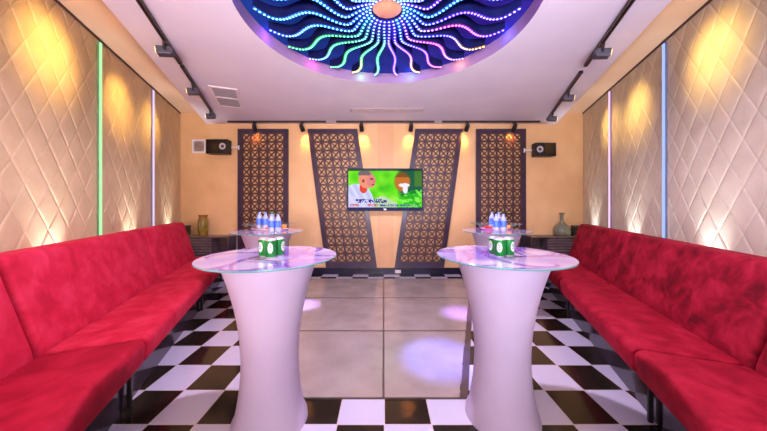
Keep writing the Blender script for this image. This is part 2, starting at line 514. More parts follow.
def can_cluster(cx, dd, side, lx, lb, rx, rb):
    names = [('front', cx, 0), ('left', lx, lb), ('right', rx, rb)]
    src = None
    for nm, a, b in names:
        p = Vector(((a-383.5)*(dd+b)/F, dd+b, HT))
        lab = {'front': 'green drink can with white emblem, foremost of the three on the %s front table',
               'left': 'green drink can, leftmost of the three clustered on the %s front table',
               'right': 'green drink can, rightmost of the three clustered on the %s front table'}[nm] % side
        rz = -math.atan2(p.x, p.y) + {'front': -.05, 'left': -.75, 'right': .85}[nm]
        if src is None: src = make_can(lab, p, rz, 'green cans on the %s front table' % side)
        else: dup(src, lab, p, rz)
can_cluster(270.6, 1.69, 'left', 264.3, .046, 279, .068)
can_cluster(499.8, 1.72, 'right', 494.2, .071, 508.5, .032)

# ------------------------------------------------------------------ bottles, trays, fruit
M_pet = noise_tint(mat('clear_bottle_plastic', (214, 224, 244), .08, trans=.55), (206, 216, 240), (222, 232, 248), 20)
M_blabel = noise_tint(mat('bottle_label_blue', (70, 110, 225), .4), (60, 96, 215), (90, 130, 235), 40)
M_bcap = noise_tint(mat('bottle_cap_blue', (120, 150, 235), .35), (110, 140, 230), (130, 160, 240), 20)
M_gcap = noise_tint(mat('bottle_cap_green', (40, 130, 90), .35), (34, 120, 82), (48, 140, 98), 20)
def make_bottle(label, loc, group, cap=None):
    t = thing('water_bottle', label, 'bottle', loc, random.random()*6, group)
    bm = bmesh.new()
    lathe(bm, [(0, 0), (.030, 0), (.035, .006), (.035, .045), (.0335, .05), (.035, .055), (.035, .13), (.031, .152), (.017, .178), (.0135, .186), (.0135, .198), (0, .198)], 20)
    o = obj('body', bm, M_pet, t); autosmooth(o, 40)
    bm = bmesh.new(); lathe(bm, [(.0356, .055), (.0356, .13)], 20)
    obj('wrap_label', bm, M_blabel, t, smooth=True)
    bm = bmesh.new(); lathe(bm, [(.0155, .188), (.0155, .206), (.014, .208), (0, .208)], 16)
    o = obj('cap', bm, cap or M_bcap, t); autosmooth(o, 40)
    return t
def p_at(x, y, z=HT): return (x, y, z)
GL, GR = 'water bottles on the middle left table', 'water bottles on the middle right table'
def X(px, d): return (px-383.5)*d/F
b0 = make_bottle('blue labelled water bottle at the front left of the left table cluster', (X(271.5, 3.21), 3.21, HT), GL)
dup(b0, 'blue labelled water bottle at the front right of the left table cluster', (X(278, 3.22), 3.22, HT), 1)
TR = .012
dup(b0, 'water bottle standing on the left fruit tray, leftmost of three', (X(259.5, 3.50), 3.50, HT+TR), 2)
dup(b0, 'water bottle standing on the left fruit tray, middle of three', (X(265.5, 3.46), 3.46, HT+TR), 3)
gb = make_bottle('water bottle with green cap on the left tray, rightmost of three', (X(272, 3.54), 3.54, HT+TR), GL, M_gcap)
dup(b0, 'blue labelled water bottle at the front left of the right middle table', (X(496.4, 3.25), 3.25, HT), 1, GR)
dup(b0, 'blue labelled water bottle at the front right of the right middle table', (X(503.4, 3.25), 3.25, HT), 3, GR)
dup(b0, 'blue labelled water bottle at the rear left of the right tray', (X(491.8, 3.55), 3.55, HT+TR), 2, GR)
dup(b0, 'blue labelled water bottle at the rear right of the right tray', (X(498.8, 3.55), 3.55, HT+TR), 4, GR)

M_trayL = noise_tint(mat('pale_tray', (226, 196, 200), .2), (220, 190, 196), (232, 204, 206), 12)
M_trayR = noise_tint(mat('pink_tray', (236, 160, 200), .2), (230, 150, 194), (240, 172, 206), 12)
def make_tray(label, loc, m, rx, ry):
    bm = bmesh.new()
    lathe(bm, [(0, .002), (.8, .002), (.84, 0), (1.0, .016), (1.0, .019), (.82, .010), (0, .010)], 40)
    for v in bm.verts: v.co.x *= rx; v.co.y *= ry
    o = obj('serving_tray', bm, m); autosmooth(o, 50); o.location = loc
    return tag(o, label, 'tray', 'fruit trays on the middle tables')
make_tray('pale oval tray under three bottles on the middle left table', (X(270, 3.49), 3.49, HT), M_trayL, .235, .10)
make_tray('pink oval tray under two bottles on the middle right table', (X(496, 3.54), 3.54, HT), M_trayR, .20, .10)
M_orange = noise_tint(mat('orange_peel', (240, 150, 60), .45), (232, 138, 46), (246, 164, 76), 30)
M_apple = noise_tint(mat('apple_red', (200, 40, 50), .3), (180, 26, 40), (214, 60, 66), 20)
M_stem = noise_tint(mat('fruit_stem', (80, 60, 30), .7), (70, 52, 26), (90, 68, 36), 30)
def make_fruit(name, label, loc, m, R, group):
    t = thing(name, label, 'fruit', loc, 0, group)
    bm = bmesh.new()
    pr = [(0, .0)]
    for k in range(1, 12):
        a = -PI/2+PI*k/12
        pr.append((R*math.cos(a), R*.95*(math.sin(a)+1) - (.006*math.exp(-((k-11)/1.5)**2))))
    pr.append((0, R*1.9-.008)); pr[0] = (0, .0)
    lathe(bm, pr, 20); obj('flesh', bm, m, t, smooth=True)
    bm = bmesh.new(); tube(bm, [(0, 0, R*1.9-.009), (.001, 0, R*1.9+.003), (.004, 0, R*1.9+.010)], .002, 6)
    obj('stem', bm, M_stem, t)
make_fruit('orange', 'orange fruit at the right end of the left tray', (X(284, 3.48), 3.48, HT+.0105), M_orange, .034, 'fruit on the left tray')
make_fruit('apple', 'small red apple between the bottles on the left tray', (X(267, 3.42), 3.42, HT+.0105), M_apple, .017, 'fruit on the left tray')
make_fruit('orange', 'orange fruit at the right end of the right tray', (X(508.5, 3.53), 3.53, HT+.0105), M_orange, .030, 'fruit on the right tray')
make_fruit('apple', 'small red apple at the left front of the right tray', (X(490.5, 3.49), 3.49, HT+.0105), M_apple, .020, 'fruit on the right tray')
make_fruit('apple', 'reddish fruit at the left end of the right tray', (X(487.0, 3.54), 3.54, HT+.0105), M_apple, .026, 'fruit on the right tray')

# ------------------------------------------------------------------ lattice screens
def lattice(xt0, xt1, xb0, xb1, label):
    zb, zt = .126, 2.785
    y0, y1 = YB-.055, YB-.025
    t = thing('lattice_screen', label, 'screen', ((xb0+xb1)/2, YB-.04, zb), 0, 'carved lattice screens on the back wall')
    ox, oy, oz = (xb0+xb1)/2, YB-.04, zb
    def sh(bm, k):
        H = zt-zb
        for v in bm.verts:
            tt = v.co.z/H
            a = (xb0*(1-tt)+xt0*tt)-ox; b = (xb1*(1-tt)+xt1*tt)-ox
            v.co.x = a+(b-a)*v.co.x
    H = zt-zb; W = ((xt1-xt0)+(xb1-xb0))/2
    f = .082; fb = .11
    bm = bmesh.new()
    u = f/W
    box(bm, 0, u, -.02, .02, 0, H); box(bm, 1-u, 1, -.02, .02, 0, H)
    box(bm, u, 1-u, -.02, .02, H-f, H); box(bm, u, 1-u, -.02, .02, 0, fb)
    sh(bm, 0)
    obj('frame', bm, M_frame_wood, t)
    bm = bmesh.new()
    nx = 5; cw = (W-2*f)/nx; nz = round((H-f-fb)/cw); chh = (H-f-fb)/nz
    bw = .0175
    for i in range(nx+1):
        c = f+i*cw
        box(bm, (c-bw)/W, (c+bw)/W, -.010, .010, fb, H-f)
    for j in range(nz+1):
        z = fb+j*chh
        box(bm, f/W, 1-f/W, -.0095, .0095, z-bw, z+bw)
    dw = .0105
    for i in range(nx):
        for j in range(nz):
            cx, cz = f+(i+.5)*cw, fb+(j+.5)*chh
            for sgn in (1, -1):
                ang = math.atan2(chh*sgn, cw); ln = math.hypot(cw, chh)/2
                dx, dz = math.cos(ang), math.sin(ang)
                q = []
                for yy in (-.009, .009):
                    for (p, w) in ((-ln, -dw), (ln, -dw), (ln, dw), (-ln, dw)):
                        q.append(bm.verts.new(((cx+dx*p-dz*w)/W, yy, cz+dz*p+dx*w)))
                for fc in ((0, 1, 2, 3), (7, 6, 5, 4), (0, 4, 5, 1), (1, 5, 6, 2), (2, 6, 7, 3), (3, 7, 4, 0)):
                    bm.faces.new([q[k] for k in fc])
            # corner fillets giving rounded openings: small octagon boss at the grid crossing
    for i in range(nx+1):
        for j in range(nz+1):
            cx, cz = f+i*cw, fb+j*chh; R = .031
            a = [bm.verts.new(((cx+R*math.cos(PI/4*k+PI/8))/W, -.0092, cz+R*math.sin(PI/4*k+PI/8))) for k in range(8)]
            b = [bm.verts.new(((cx+R*math.cos(PI/4*k+PI/8))/W, .0092, cz+R*math.sin(PI/4*k+PI/8))) for k in range(8)]
            bm.faces.new(a); bm.faces.new(b[::-1])
            for k in range(8): bm.faces.new((a[k], a[(k+1) % 8], b[(k+1) % 8], b[k]))
    sh(bm, 0)
    obj('lattice', bm, M_screen_wood, t)
lattice(-2.785, -1.822, -2.785, -1.822, 'upright rectangular dark lattice screen on the back wall, left of the slanted ones')
lattice(-1.455, -.50, -1.095, -.124, 'slanted dark lattice screen on the back wall, left of the television')
lattice(.61, 1.522, .209, 1.152, 'slanted dark lattice screen on the back wall, right of the television')
lattice(1.771, 2.72, 1.771, 2.72, 'upright rectangular dark lattice screen on the back wall, right of the slanted ones')

# ------------------------------------------------------------------ television
def tv():
    W, H = 1.37, .705
    t = thing('television', 'flat television showing a man in white among green leaves, on back wall', 'television', (.03, 5.22, 1.24), 0)
    zc = 1.64-1.24
    bm = bmesh.new()
    x0, x1, z0, z1 = -W/2-.02, W/2+.02, zc-H/2-.065, zc+H/2+.02
    box(bm, x0, x1, .004, .05, z0, z1)
    bmesh.ops.bevel(bm, geom=list(bm.edges), offset=.004, segments=2, profile=.5, affect='EDGES')
    obj('casing', bm, M_black, t)
    bm = bmesh.new()
    box(bm, x0, x1, -.008, .004, z0, zc-H/2); box(bm, x0, x1, -.004, .004, zc+H/2, z1)
    box(bm, x0, -W/2, -.004, .004, zc-H/2, zc+H/2); box(bm, W/2, x1, -.004, .004, zc-H/2, zc+H/2)
    mb = noise_tint(mat('bezel_blue_black', (34, 40, 70), .6, spec=.1), (28, 34, 62), (40, 46, 80), 9)
    obj('bezel', bm, mb, t)
    bm = bmesh.new(); box(bm, -.35, .35, .05, .12, zc-.2, zc+.2)
    obj('wall_mount', bm, M_blackm, t)
    # picture
    nx, nz = 150, 78
    bm = bmesh.new(); lay = bm.loops.layers.color.new('Col')
    rnd = random.Random(3)
    blobs = [(rnd.random(), rnd.random(), .05+.1*rnd.random(), rnd.choice([(150, 232, 70), (120, 220, 60), (215, 248, 130), (110, 205, 70), (180, 242, 100)])) for _ in range(40)]
    leaves = [(.70+.28*rnd.random(), .02+.38*rnd.random(), rnd.uniform(-1, 1), rnd.choice([(110, 215, 90), (160, 240, 120), (70, 180, 100), (190, 248, 150)])) for _ in range(34)]
    glyph = [[rnd.random() < .62 for _ in range(9)] for _ in range(70)]
    def ell(u, v, cx, cy, rx, ry): return ((u-cx)/rx)**2+((v-cy)/ry)**2
    def mixc(a, b, k): return tuple(a[i]*(1-k)+b[i]*k for i in range(3))
    def pic(u, v):          # u right, v up, 0..1
        c = (170, 235, 95)
        for bx, by, br, bc in blobs:
            e = ((u-bx)*1.9)**2+(v-by)**2
            if e < br*br*4: c = mixc(c, bc, .55*(1-e/(br*br*4)))
        if u > .66: c = mixc(c, (60, 140, 150), min(1, (u-.66)/.08)*.8*min(1, max(0, v-.2)/.2))
        if u > .9 and v > .55: c = mixc(c, (200, 200, 90), .5)
        e = ell(u, v, .735, .68, .10, .24)               # blurred second head
        if e < 1.5: c = mixc(c, (222, 172, 112) if v < .8 else (180, 150, 96), min(1, (1.5-e)*1.6))
        for lx, ly, la, lc in leaves:
            du, dv = (u-lx)*1.9, v-ly
            a = du*math.cos(la)+dv*math.sin(la); b = -du*math.sin(la)+dv*math.cos(la)
            if (a/.16)**2+(b/.035)**2 < 1: c = mixc(c, lc, .85)
        # flower
        if ell(u, v, .775, .50, .035, .14) < 1 or ell(u, v, .76, .585, .075, .05) < 1: c = (240, 240, 250)
        # shirt and shoulders
        if v < .62 and u < .02+.20+.14*(1-(v/.62)**2) and v < .62-.9*max(0, .0+.06-u): 
            c = mixc((236, 236, 248), (200, 204, 232), min(1, abs(math.sin(u*30+v*9))*.5))
        if v < .30 and u < .66: 
            c = mixc(c, (230, 228, 246), .75 if v < .22+.08*math.sin(u*17) else .2)
        # neck
        if ell(u, v, .205, .52, .055, .15) < 1 and v < .66: c = (236, 140, 118)
        # head in profile facing right
        if ell(u, v, .245, .74, .105, .235) < 1: c = (240, 196, 180) if v < .86 else (206, 190, 184)
        if ell(u, v, .31, .70, .06, .18) < 1: c = (236, 186, 184)
        if ell(u, v, .355, .69, .022, .05) < 1: c = (232, 178, 176)
        if ell(u, v, .315, .75, .022, .022) < 1: c = (120, 80, 84)
        if ell(u, v, .335, .60, .022, .014) < 1: c = (190, 90, 96)
        if ell(u, v, .205, .70, .018, .05) < 1: c = (212, 130, 116)
        if ell(u, v, .215, .88, .085, .11) < 1 and v > .84: c = (178, 164, 168)
        # unreadable subtitle row and ticker
        if .115 < v < .215 and .10 < u < .52:
            i = int((u-.10)/.42*34); j = int((v-.115)/.1*4)
            if glyph[i % 70][(j*2+i) % 9]: c = (110, 96, 190)
        if .02 < v < .095 and (.02 < u < .14 or .26 < u < .40):
            i = int(u*80); j = int(v*60)
            if glyph[i % 70][j % 9]: c = (226, 120, 120)
        if .02 < v < .08 and .42 < u < .95:
            i = int(u*80); j = int(v*60)
            if glyph[i % 70][j % 9]: c = (150, 120, 200)
        if v > .965: c = (150, 170, 160) if (.15 < u < .65 and int(u*70) % 2) else mixc(c, (60, 90, 60), .5)
        return c
    V = [[bm.verts.new((-W/2+W*i/nx, 0, zc-H/2+H*j/nz)) for j in range(nz+1)] for i in range(nx+1)]
    for i in range(nx):
        for j in range(nz):
            f = bm.faces.new((V[i][j], V[i+1][j], V[i+1][j+1], V[i][j+1]))
            c = lin(pic((i+.5)/nx, (j+.5)/nz))
            for l in f.loops: l[lay] = (*c, 1)
    m = vcol_emit('tv_picture', 1.12, (8, 8, 10), .7)
    m.node_tree.nodes['Principled BSDF'].inputs['Specular IOR Level'].default_value = .05
    obj('display', bm, m, t)
    # indicator and badge on lower bezel
    bm = bmesh.new(); box(bm, -.02, .02, -.010, -.008, zc-H/2-.045, zc-H/2-.03)
    obj('badge', bm, M_alu, t)
tv()

# ------------------------------------------------------------------ track rails and spot heads
def rail(a, b, label, group):
    a, b = Vector(a), Vector(b)
    L = (b-a).length; rz = math.atan2(b.y-a.y, b.x-a.x)
    t = thing('track_rail', label, 'track rail', (a.x, a.y, ZC), rz, group)
    bm = bmesh.new()
    box(bm, 0, L, -.017, -.006, -.030, 0); box(bm, 0, L, .006, .017, -.030, 0); box(bm, 0.002, L-.002, -.006, .006, -.012, 0)
    obj('channel', bm, M_rail, t)
    for x in (0, L):
        bm = bbox_bm(x-.006, x+.006, -.019, .019, -.032, 0, .002, 1)
        obj('end_cap', bm, M_blackm, t)
def at_c(px, py, dz=0):
    d = F*(ZC-dz-E)/(204-py); return (X(px, d), d, ZC)
def trk(W, d):      # track line
    return (-1.831-.398*(d-2.097)) if W is LW else (1.861+.372*(d-2.097))
GRL, GRR, GRB = 'ceiling track on the left', 'ceiling track on the right', 'ceiling track along the back wall'
rail((trk(LW, 1.7), 1.7), (trk(LW, 3.03), 3.03), 'bronze ceiling track on the left, nearer one cut by the top edge', GRL)
rail((trk(LW, 3.10), 3.10), (trk(LW, 4.86), 4.86), 'bronze ceiling track on the left, farther one with two grey lamps', GRL)
rail((trk(RW, 1.7), 1.7), (trk(RW, 3.08), 3.08), 'bronze ceiling track on the right, nearer one cut by the top edge', GRR)
rail((trk(RW, 3.24), 3.24), (trk(RW, 5.08), 5.08), 'bronze ceiling track on the right, farther one with two grey lamps', GRR)
for x0, x1, lab in ((228, 325.5, 'thin dark ceiling track above left lattice screens'), (336.5, 434, 'thin dark ceiling track above the television'), (442.5, 539.5, 'thin dark ceiling track above right lattice screens')):
    rail((X(x0, 5.2), 5.2), (X(x1, 5.2), 5.2), lab, GRB)

def spot(name, loc, target, energy, col, size, blend, rad=.03):
    l = bpy.data.lights.new(name, 'SPOT'); l.energy = energy; l.color = lin(col) if max(col) > 1.01 else col
    l.spot_size = math.radians(size); l.spot_blend = blend; l.shadow_soft_size = rad
    o = link(bpy.data.objects.new(name, l)); o.location = loc
    d = Vector(target)-Vector(loc); o.rotation_euler = d.to_track_quat('-Z', 'Y').to_euler()
    return o

WARM = (255, 206, 112)
def flood_head(W, d, s_aim, z_aim, label, en):
    base = Vector((trk(W, d), d, ZC-.03))
    t = thing('track_spotlight', label, 'spotlight', base, W['rz'], 'grey flood lamps on the %s track' % ('left' if W is LW else 'right'))
    bm = bmesh.new()
    box(bm, -.018, .018, -.03, .03, -.022, 0)
    tube(bm, [(0, 0, -.02), (0, 0, -.036)], .009, 8)
    obj('adapter', bm, M_rail, t)
    # yoke, then the flat rectangular lamp aiming at the wall and down
    Mx = Matrix.Translation((.008, 0, -.085)) @ Matrix.Rotation(math.radians(-8), 4, 'Y')
    bm = bmesh.new()
    box(bm, -.012, .012, -.052, .052, .038, .044, 0, Mx)
    for y in (-.052, .047): box(bm, -.010, .010, y, y+.005, -.008, .038, 0, Mx)
    box(bm, -.01, .01, -.01, .01, -.052, -.030)
    obj('yoke', bm, M_blackm, t)
    bm = bmesh.new()
    box(bm, -.075, .045, -.042, .042, -.036, .036, 0, Mx)
    bmesh.ops.bevel(bm, geom=list(bm.edges), offset=.006, segments=2, profile=.5, affect='EDGES')
    for k in range(5):
        y = -.036+.018*k
        box(bm, .045, .055, y-.003, y+.003, -.030, .030, 0, Mx)
    h = obj('lamp_body', bm, M_gfloodlight, t)
    bm = bmesh.new(); box(bm, -.0775, -.0755, -.034, .034, -.028, .028, 0, Mx)
    obj('lens', bm, M_lens, h)
    R = Matrix.Rotation(W['rz'], 4, 'Z')
    lp = base + (R @ (Mx @ Vector((-.085, 0, 0)))); 
    spot('flood_light', lp, wpt(W, 0, s_aim, z_aim), en, WARM, 70, 1, .05)
EW = 62
flood_head(LW, 2.62, 2.34/.9385, 2.60, 'grey flood lamp on the left ceiling track, nearest the camera', EW)
flood_head(LW, 3.555, 3.36/.9385, 2.52, 'grey flood lamp on the left ceiling track, middle of the three', EW*.8)
flood_head(LW, 4.55, 4.15/.9385, 2.5, 'grey flood lamp on the left ceiling track, farthest, beside the ceiling vent', EW*.7)
flood_head(RW, 2.66, 2.37/.9447, 2.60, 'grey flood lamp on the right ceiling track, nearest the camera', EW*.9)
flood_head(RW, 3.77, 3.54/.9447, 2.5, 'grey flood lamp on the right ceiling track, middle of the three', EW*.8)
flood_head(RW, 4.69, 4.25/.9447, 2.5, 'grey flood lamp on the right ceiling track, farthest, by the back corner', EW*.7)

def can_head(px, tx, label, en):
    base = Vector((X(px, 5.2), 5.2, ZC-.03))
    t = thing('track_spotlight', label, 'spotlight', base, 0, 'black can lamps on the back track')
    tgt = Vector((X(tx, YB), YB, 2.56))
    bm = bmesh.new()
    box(bm, -.03, .03, -.018, .018, -.02, 0); tube(bm, [(0, 0, -.018), (0, 0, -.055)], .008, 8)
    obj('adapter', bm, M_blackm, t)
    hp = Vector((0, 0, -.10))
    dirv = (tgt-(base+hp)).normalized()
    q = (-dirv).to_track_quat('Z', 'Y').to_matrix().to_4x4()
    Mx = Matrix.Translation(hp) @ q
    bm = bmesh.new()
    lathe(bm, [(0, .085), (.02, .083), (.036, .06), (.04, .0), (.042, -.06), (.036, -.06), (.034, -.045), (0, -.045)], 20, M=Mx)
    h = obj('lamp_body', bm, M_blackm, t); autosmooth(h, 40)
    bm = bmesh.new(); lathe(bm, [(0, -.047), (.033, -.047)], 20, M=Mx)
    obj('lens', bm, M_lens, h)
    spot('accent_light', base+Mx @ Vector((0, 0, -.07)), tgt, en, (255, 168, 74), 74, .9, .025)
EB = 17
for px, tx, e, lab in ((254.5, 257, 1, 'black can spotlight on the back track, over the left rectangular lattice'),
                    (302, 307, 1.2, 'black can spotlight on the back track, between the two left lattices'),
                    (361.5, 363, 1.2, 'black can spotlight on the back track, above left side of television'),
                    (411, 409, 1.1, 'black can spotlight on the back track, above right side of television'),
                    (467, 462, 1.2, 'black can spotlight on the back track, between the two right lattices'),
                    (514.5, 509, 1, 'black can spotlight on the back track, over the right rectangular lattice')):
    can_head(px, tx, lab, EB*e)

# ------------------------------------------------------------------ ceiling vents
def vent():
    c = [(-2.235, 3.66), (-1.954, 3.66), (-2.29, 4.5), (-2.6, 4.47)]
    t = thing('ceiling_vent', 'square grey two-panel air vent in the ceiling beside the left track', 'vent', (-2.27, 4.07, ZC), math.radians(22))
    w, h = .17, .40
    bm = bmesh.new()
    box(bm, -w, w, -h, -h+.03, -.012, 0); box(bm, -w, w, h-.03, h, -.012, 0)
    box(bm, -w, -w+.03, -h+.03, h-.03, -.012, 0); box(bm, w-.03, w, -h+.03, h-.03, -.012, 0); box(bm, -w+.03, w-.03, -.012, .012, -.011, 0)
    obj('frame', bm, M_white, t)
    bm = bmesh.new()
    for k in range(24):
        y = -h+.045+k*(2*h-.09)/23
        if abs(y) < .02: continue
        Mx = Matrix.Translation((0, y, -.005)) @ Matrix.Rotation(.6, 4, 'X')
        box(bm, -w+.03, w-.03, -.012, .012, -.001, .001, 0, Mx)
    obj('slats', bm, M_grille, t)
vent()
t = thing('slot_diffuser', 'long narrow air slot in the ceiling above the television', 'vent', (.055, 4.60, ZC), 0)
bm = bmesh.new()
for y0, y1 in ((-.07, -.052), (.052, .07)): box(bm, -.6, .6, y0, y1, -.012, 0)
for x0, x1 in ((-.6, -.58), (.58, .6)): box(bm, x0, x1, -.052, .052, -.012, 0)
obj('frame', bm, M_grille, t)
bm = bmesh.new()
for k in range(4):
    y = -.039+.026*k; box(bm, -.58, .58, y-.005, y+.005, -.009, -.001)
obj('slats', bm, M_grille, t)

# ------------------------------------------------------------------ wall speakers, fan, outlet
M_cone = noise_tint(mat('speaker_cone_grey', (190, 186, 190), .4), (180, 176, 182), (200, 196, 200), 20)
def speaker(px0, px1, py0, py1, drv, side, label):
    d = 5.17
    x0, x1 = X(px0, d), X(px1, d); z1, z0 = E+(204-py0)*d/F, E+(204-py1)*d/F
    t = thing('wall_speaker', label, 'speaker', ((x0+x1)/2, d, z0), 0, 'black wall speakers')
    w = (x1-x0)/2; h = z1-z0
    bm = bmesh.new()
    pts = [(-w, 0, 0), (w, 0, 0), (w*.92, .17, 0), (-w*.92, .17, 0)]
    extrude_poly(bm, pts, (0, 0, h)); bmesh.ops.recalc_face_normals(bm, faces=bm.faces)
    bmesh.ops.bevel(bm, geom=list(bm.edges), offset=.008, segments=2, profile=.5, affect='EDGES')
    c = obj('cabinet', bm, M_blackm, t)
    xx = X(drv, d)-(x0+x1)/2
    Mx = Matrix.Translation((xx, -.001, h*.5)) @ Matrix.Rotation(PI/2, 4, 'X')
    bm = bmesh.new(); lathe(bm, [(.052, -.004), (.060, .004), (.052, .006), (.030, .001)], 28, M=Mx)
    o = obj('driver', bm, M_cone, t); autosmooth(o, 60)
    bm = bmesh.new(); lathe(bm, [(.030, .001), (.022, -.003), (.016, .004), (0, .008)], 24, M=Mx)
    q = obj('dust_cap', bm, M_gfloodlight, o); autosmooth(q, 60)
    s = 1 if drv > (px0+px1)/2 else -1
    bm = bmesh.new()
    gx0, gx1 = sorted((-s*w*.88, xx-s*.075)); box(bm, gx0, gx1, -.006, 0, h*.1, h*.9)
    obj('grille', bm, M_black, t)
    bm = bmesh.new(); xb = s*w
    box(bm, min(xb*.9, xb+s*.13), max(xb*.9, xb+s*.13), .15, .165, h*.5, h*.5+.025); box(bm, xb+s*.12-.012, xb+s*.12+.012, .165, YB-d-.001, h*.5-.03, h*.5+.05)
    obj('bracket', bm, M_white, t)
    bm = bbox_bm(-.03, .03, .165, YB-d-.001, h*.3, h*.7, .004, 1)
    obj('mounting_block', bm, M_blackm, t)
speaker(205.5, 227.5, 139, 153.5, 222.5, 1, 'black wall speaker with round driver, left of the lattice screens')
speaker(535.5, 556.5, 142.5, 156, 540, -1, 'black wall speaker with round driver, right of the lattice screens')
t = thing('wall_fan_vent', 'square cream vent with round grey fan on the back wall beside left speaker', 'vent', (X(198.5, 5.36), YB-.002, E+58*5.36/F), 0)
bm = bmesh.new(); a = .128
for q in ((-a, a, -.03, 0, -a, -a+.025), (-a, a, -.03, 0, a-.025, a), (-a, -a+.025, -.03, 0, -a+.025, a-.025), (a-.025, a, -.03, 0, -a+.025, a-.025)): box(bm, *q)
obj('frame', bm, M_white, t)
bm = bmesh.new(); box(bm, -a+.025, a-.025, -.012, 0, -a+.025, a-.025)
obj('back_plate', bm, M_grille, t)
bm = bmesh.new(); Mx = Matrix.Translation((0, -.014, 0)) @ Matrix.Rotation(PI/2, 4, 'X')
for r0 in (.085, .06, .035): lathe(bm, [(r0, 0), (r0, .010), (r0-.01, .010), (r0-.01, 0)], 28, M=Mx)
lathe(bm, [(.018, 0), (.016, .012), (0, .012)], 16, M=Mx)
obj('round_grille', bm, noise_tint(mat('fan_bronze', (150, 128, 104), .4, .2), (140, 118, 96), (160, 138, 112), 12), t)
t = thing('power_outlet', 'small white double outlet on the baseboard under the television', 'outlet', (X(398, 5.36), YB-.031, .055), 0)
bm = bbox_bm(-.055, .055, -.012, 0, -.03, .03, .003, 1); p = obj('plate', bm, M_white, t)
bm = bmesh.new()
for x in (-.028, .028):
    for dx in (-.008, .008): box(bm, x+dx-.002, x+dx+.002, -.0135, -.012, -.008, .008)
obj('slots', bm, M_black, t)

# ------------------------------------------------------------------ consoles, vases, boxes
M_cons = noise_tint(mat('dark_console_wood', (84, 68, 72), .35), (74, 58, 64), (96, 78, 80), 8)
M_ctop = noise_tint(mat('console_top_wood', (110, 92, 80), .25), (98, 82, 74), (122, 102, 88), 8)
M_rib = noise_tint(mat('console_rib_wood', (118, 100, 100), .35), (106, 88, 90), (130, 112, 110), 8)
def console(x0, x1, open_side, label):
    y0, y1 = 5.06, 5.335
    t = thing('console_cabinet', label, 'cabinet', ((x0+x1)/2, y1, 0), 0, 'dark ribbed corner consoles')
    w = (x1-x0)/2; d = y1-y0; H = .765
    bm = bbox_bm(-w, w, -d-.012, 0, H-.03, H, .004, 1); obj('top', bm, M_ctop, t)
    bm = bmesh.new()
    wo = .30
    a, b = (-w+.01, w-.01-wo) if open_side > 0 else (-w+.01+wo, w-.01)
    box(bm, a, b, -d+.012, 0, .06, H-.03)
    # open bay: sides, back and floor
    oa, ob = (b, w-.01) if open_side > 0 else (-w+.01, a)
    box(bm, oa, ob, -.02, 0, .06, H-.03); box(bm, oa, ob, -d+.012, -.02, .06, .09)
    e0, e1 = (ob-.02, ob) if open_side > 0 else (oa, oa+.02)
    box(bm, e0, e1, -d+.012, -.02, .09, H-.03)
    box(bm, -w+.04, w-.04, -d+.05, 0, 0, .06)
    obj('carcass', bm, M_cons, t)
    bm = bmesh.new()
    n = 13
    for k in range(n):
        z = .10+k*(H-.16)/(n-1)
        box(bm, a+.006, b-.006, -d-.004, -d+.012, z-.0105-.004, z+.0105+.004-.006)
    bmesh.ops.bevel(bm, geom=list(bm.edges), offset=.004, segments=1, affect='EDGES')
    obj('ribbed_door', bm, M_rib, t)
    return t
console(-3.62, -2.80, 1, 'dark ribbed console in the left back corner with amber vase on it')
console(2.66, 3.55, -1, 'dark ribbed console in the right back corner with grey bottle vase on it')
M_amber = noise_tint(mat('amber_glaze', (128, 108, 34), .2, coat=.4), (104, 88, 26), (150, 122, 44), 9)
M_amberneck = noise_tint(mat('amber_neck', (150, 98, 40), .2), (140, 88, 34), (164, 108, 48), 9)
CZ = .766
t = thing('vase', 'olive amber cylindrical vase on the left console', 'vase', (X(203, 5.24), 5.24, CZ), 0, 'vases on the consoles')
bm = bmesh.new()
lathe(bm, [(0, 0), (.070, 0), (.078, .01), (.086, .10), (.088, .22), (.084, .29), (.070, .315)], 32)
obj('body', bm, M_amber, t, smooth=True)
bm = bmesh.new(); lathe(bm, [(.070, .315), (.068, .345), (.078, .37), (.084, .378), (.078, .378), (.062, .345), (.060, .30), (0, .28)], 32)
o = obj('neck', bm, M_amberneck, t, smooth=True)
M_gvase = noise_tint(mat('grey_green_glaze', (112, 112, 92), .35), (100, 100, 82), (124, 124, 102), 9)
t = thing('vase', 'grey green long-necked bottle vase on the right console', 'vase', (X(562, 5.24), 5.24, CZ), 0, 'vases on the consoles')
bm = bmesh.new()
lathe(bm, [(0, 0), (.120, 0), (.135, .012), (.142, .06), (.140, .11), (.118, .165), (.075, .205), (.044, .235), (.032, .27)], 36)
obj('body', bm, M_gvase, t, smooth=True)
bm = bmesh.new(); lathe(bm, [(.032, .27), (.029, .32), (.030, .395), (.048, .41), (.050, .418), (.040, .418), (.024, .39), (.024, .30), (0, .29)], 28)
obj('neck', bm, M_gvase, t, smooth=True)
M_box = noise_tint(mat('dark_olive_box', (52, 50, 38), .4), (46, 44, 34), (60, 56, 44), 9)
for px, lab in ((185, 'dark upright box on the left console, half hidden by the sofa back'), (576.5, 'dark upright box on the right console, half hidden by the sofa back')):
    t = thing('keepsake_box', lab, 'box', (X(px, 5.24), 5.24, CZ), 0, 'dark boxes on the consoles')
    obj('case', bbox_bm(-.075, .075, -.05, .05, 0, .15, .006, 2), M_box, t)
    obj('lid', bbox_bm(-.08, .08, -.055, .055, .15, .185, .006, 2), M_cons, t)

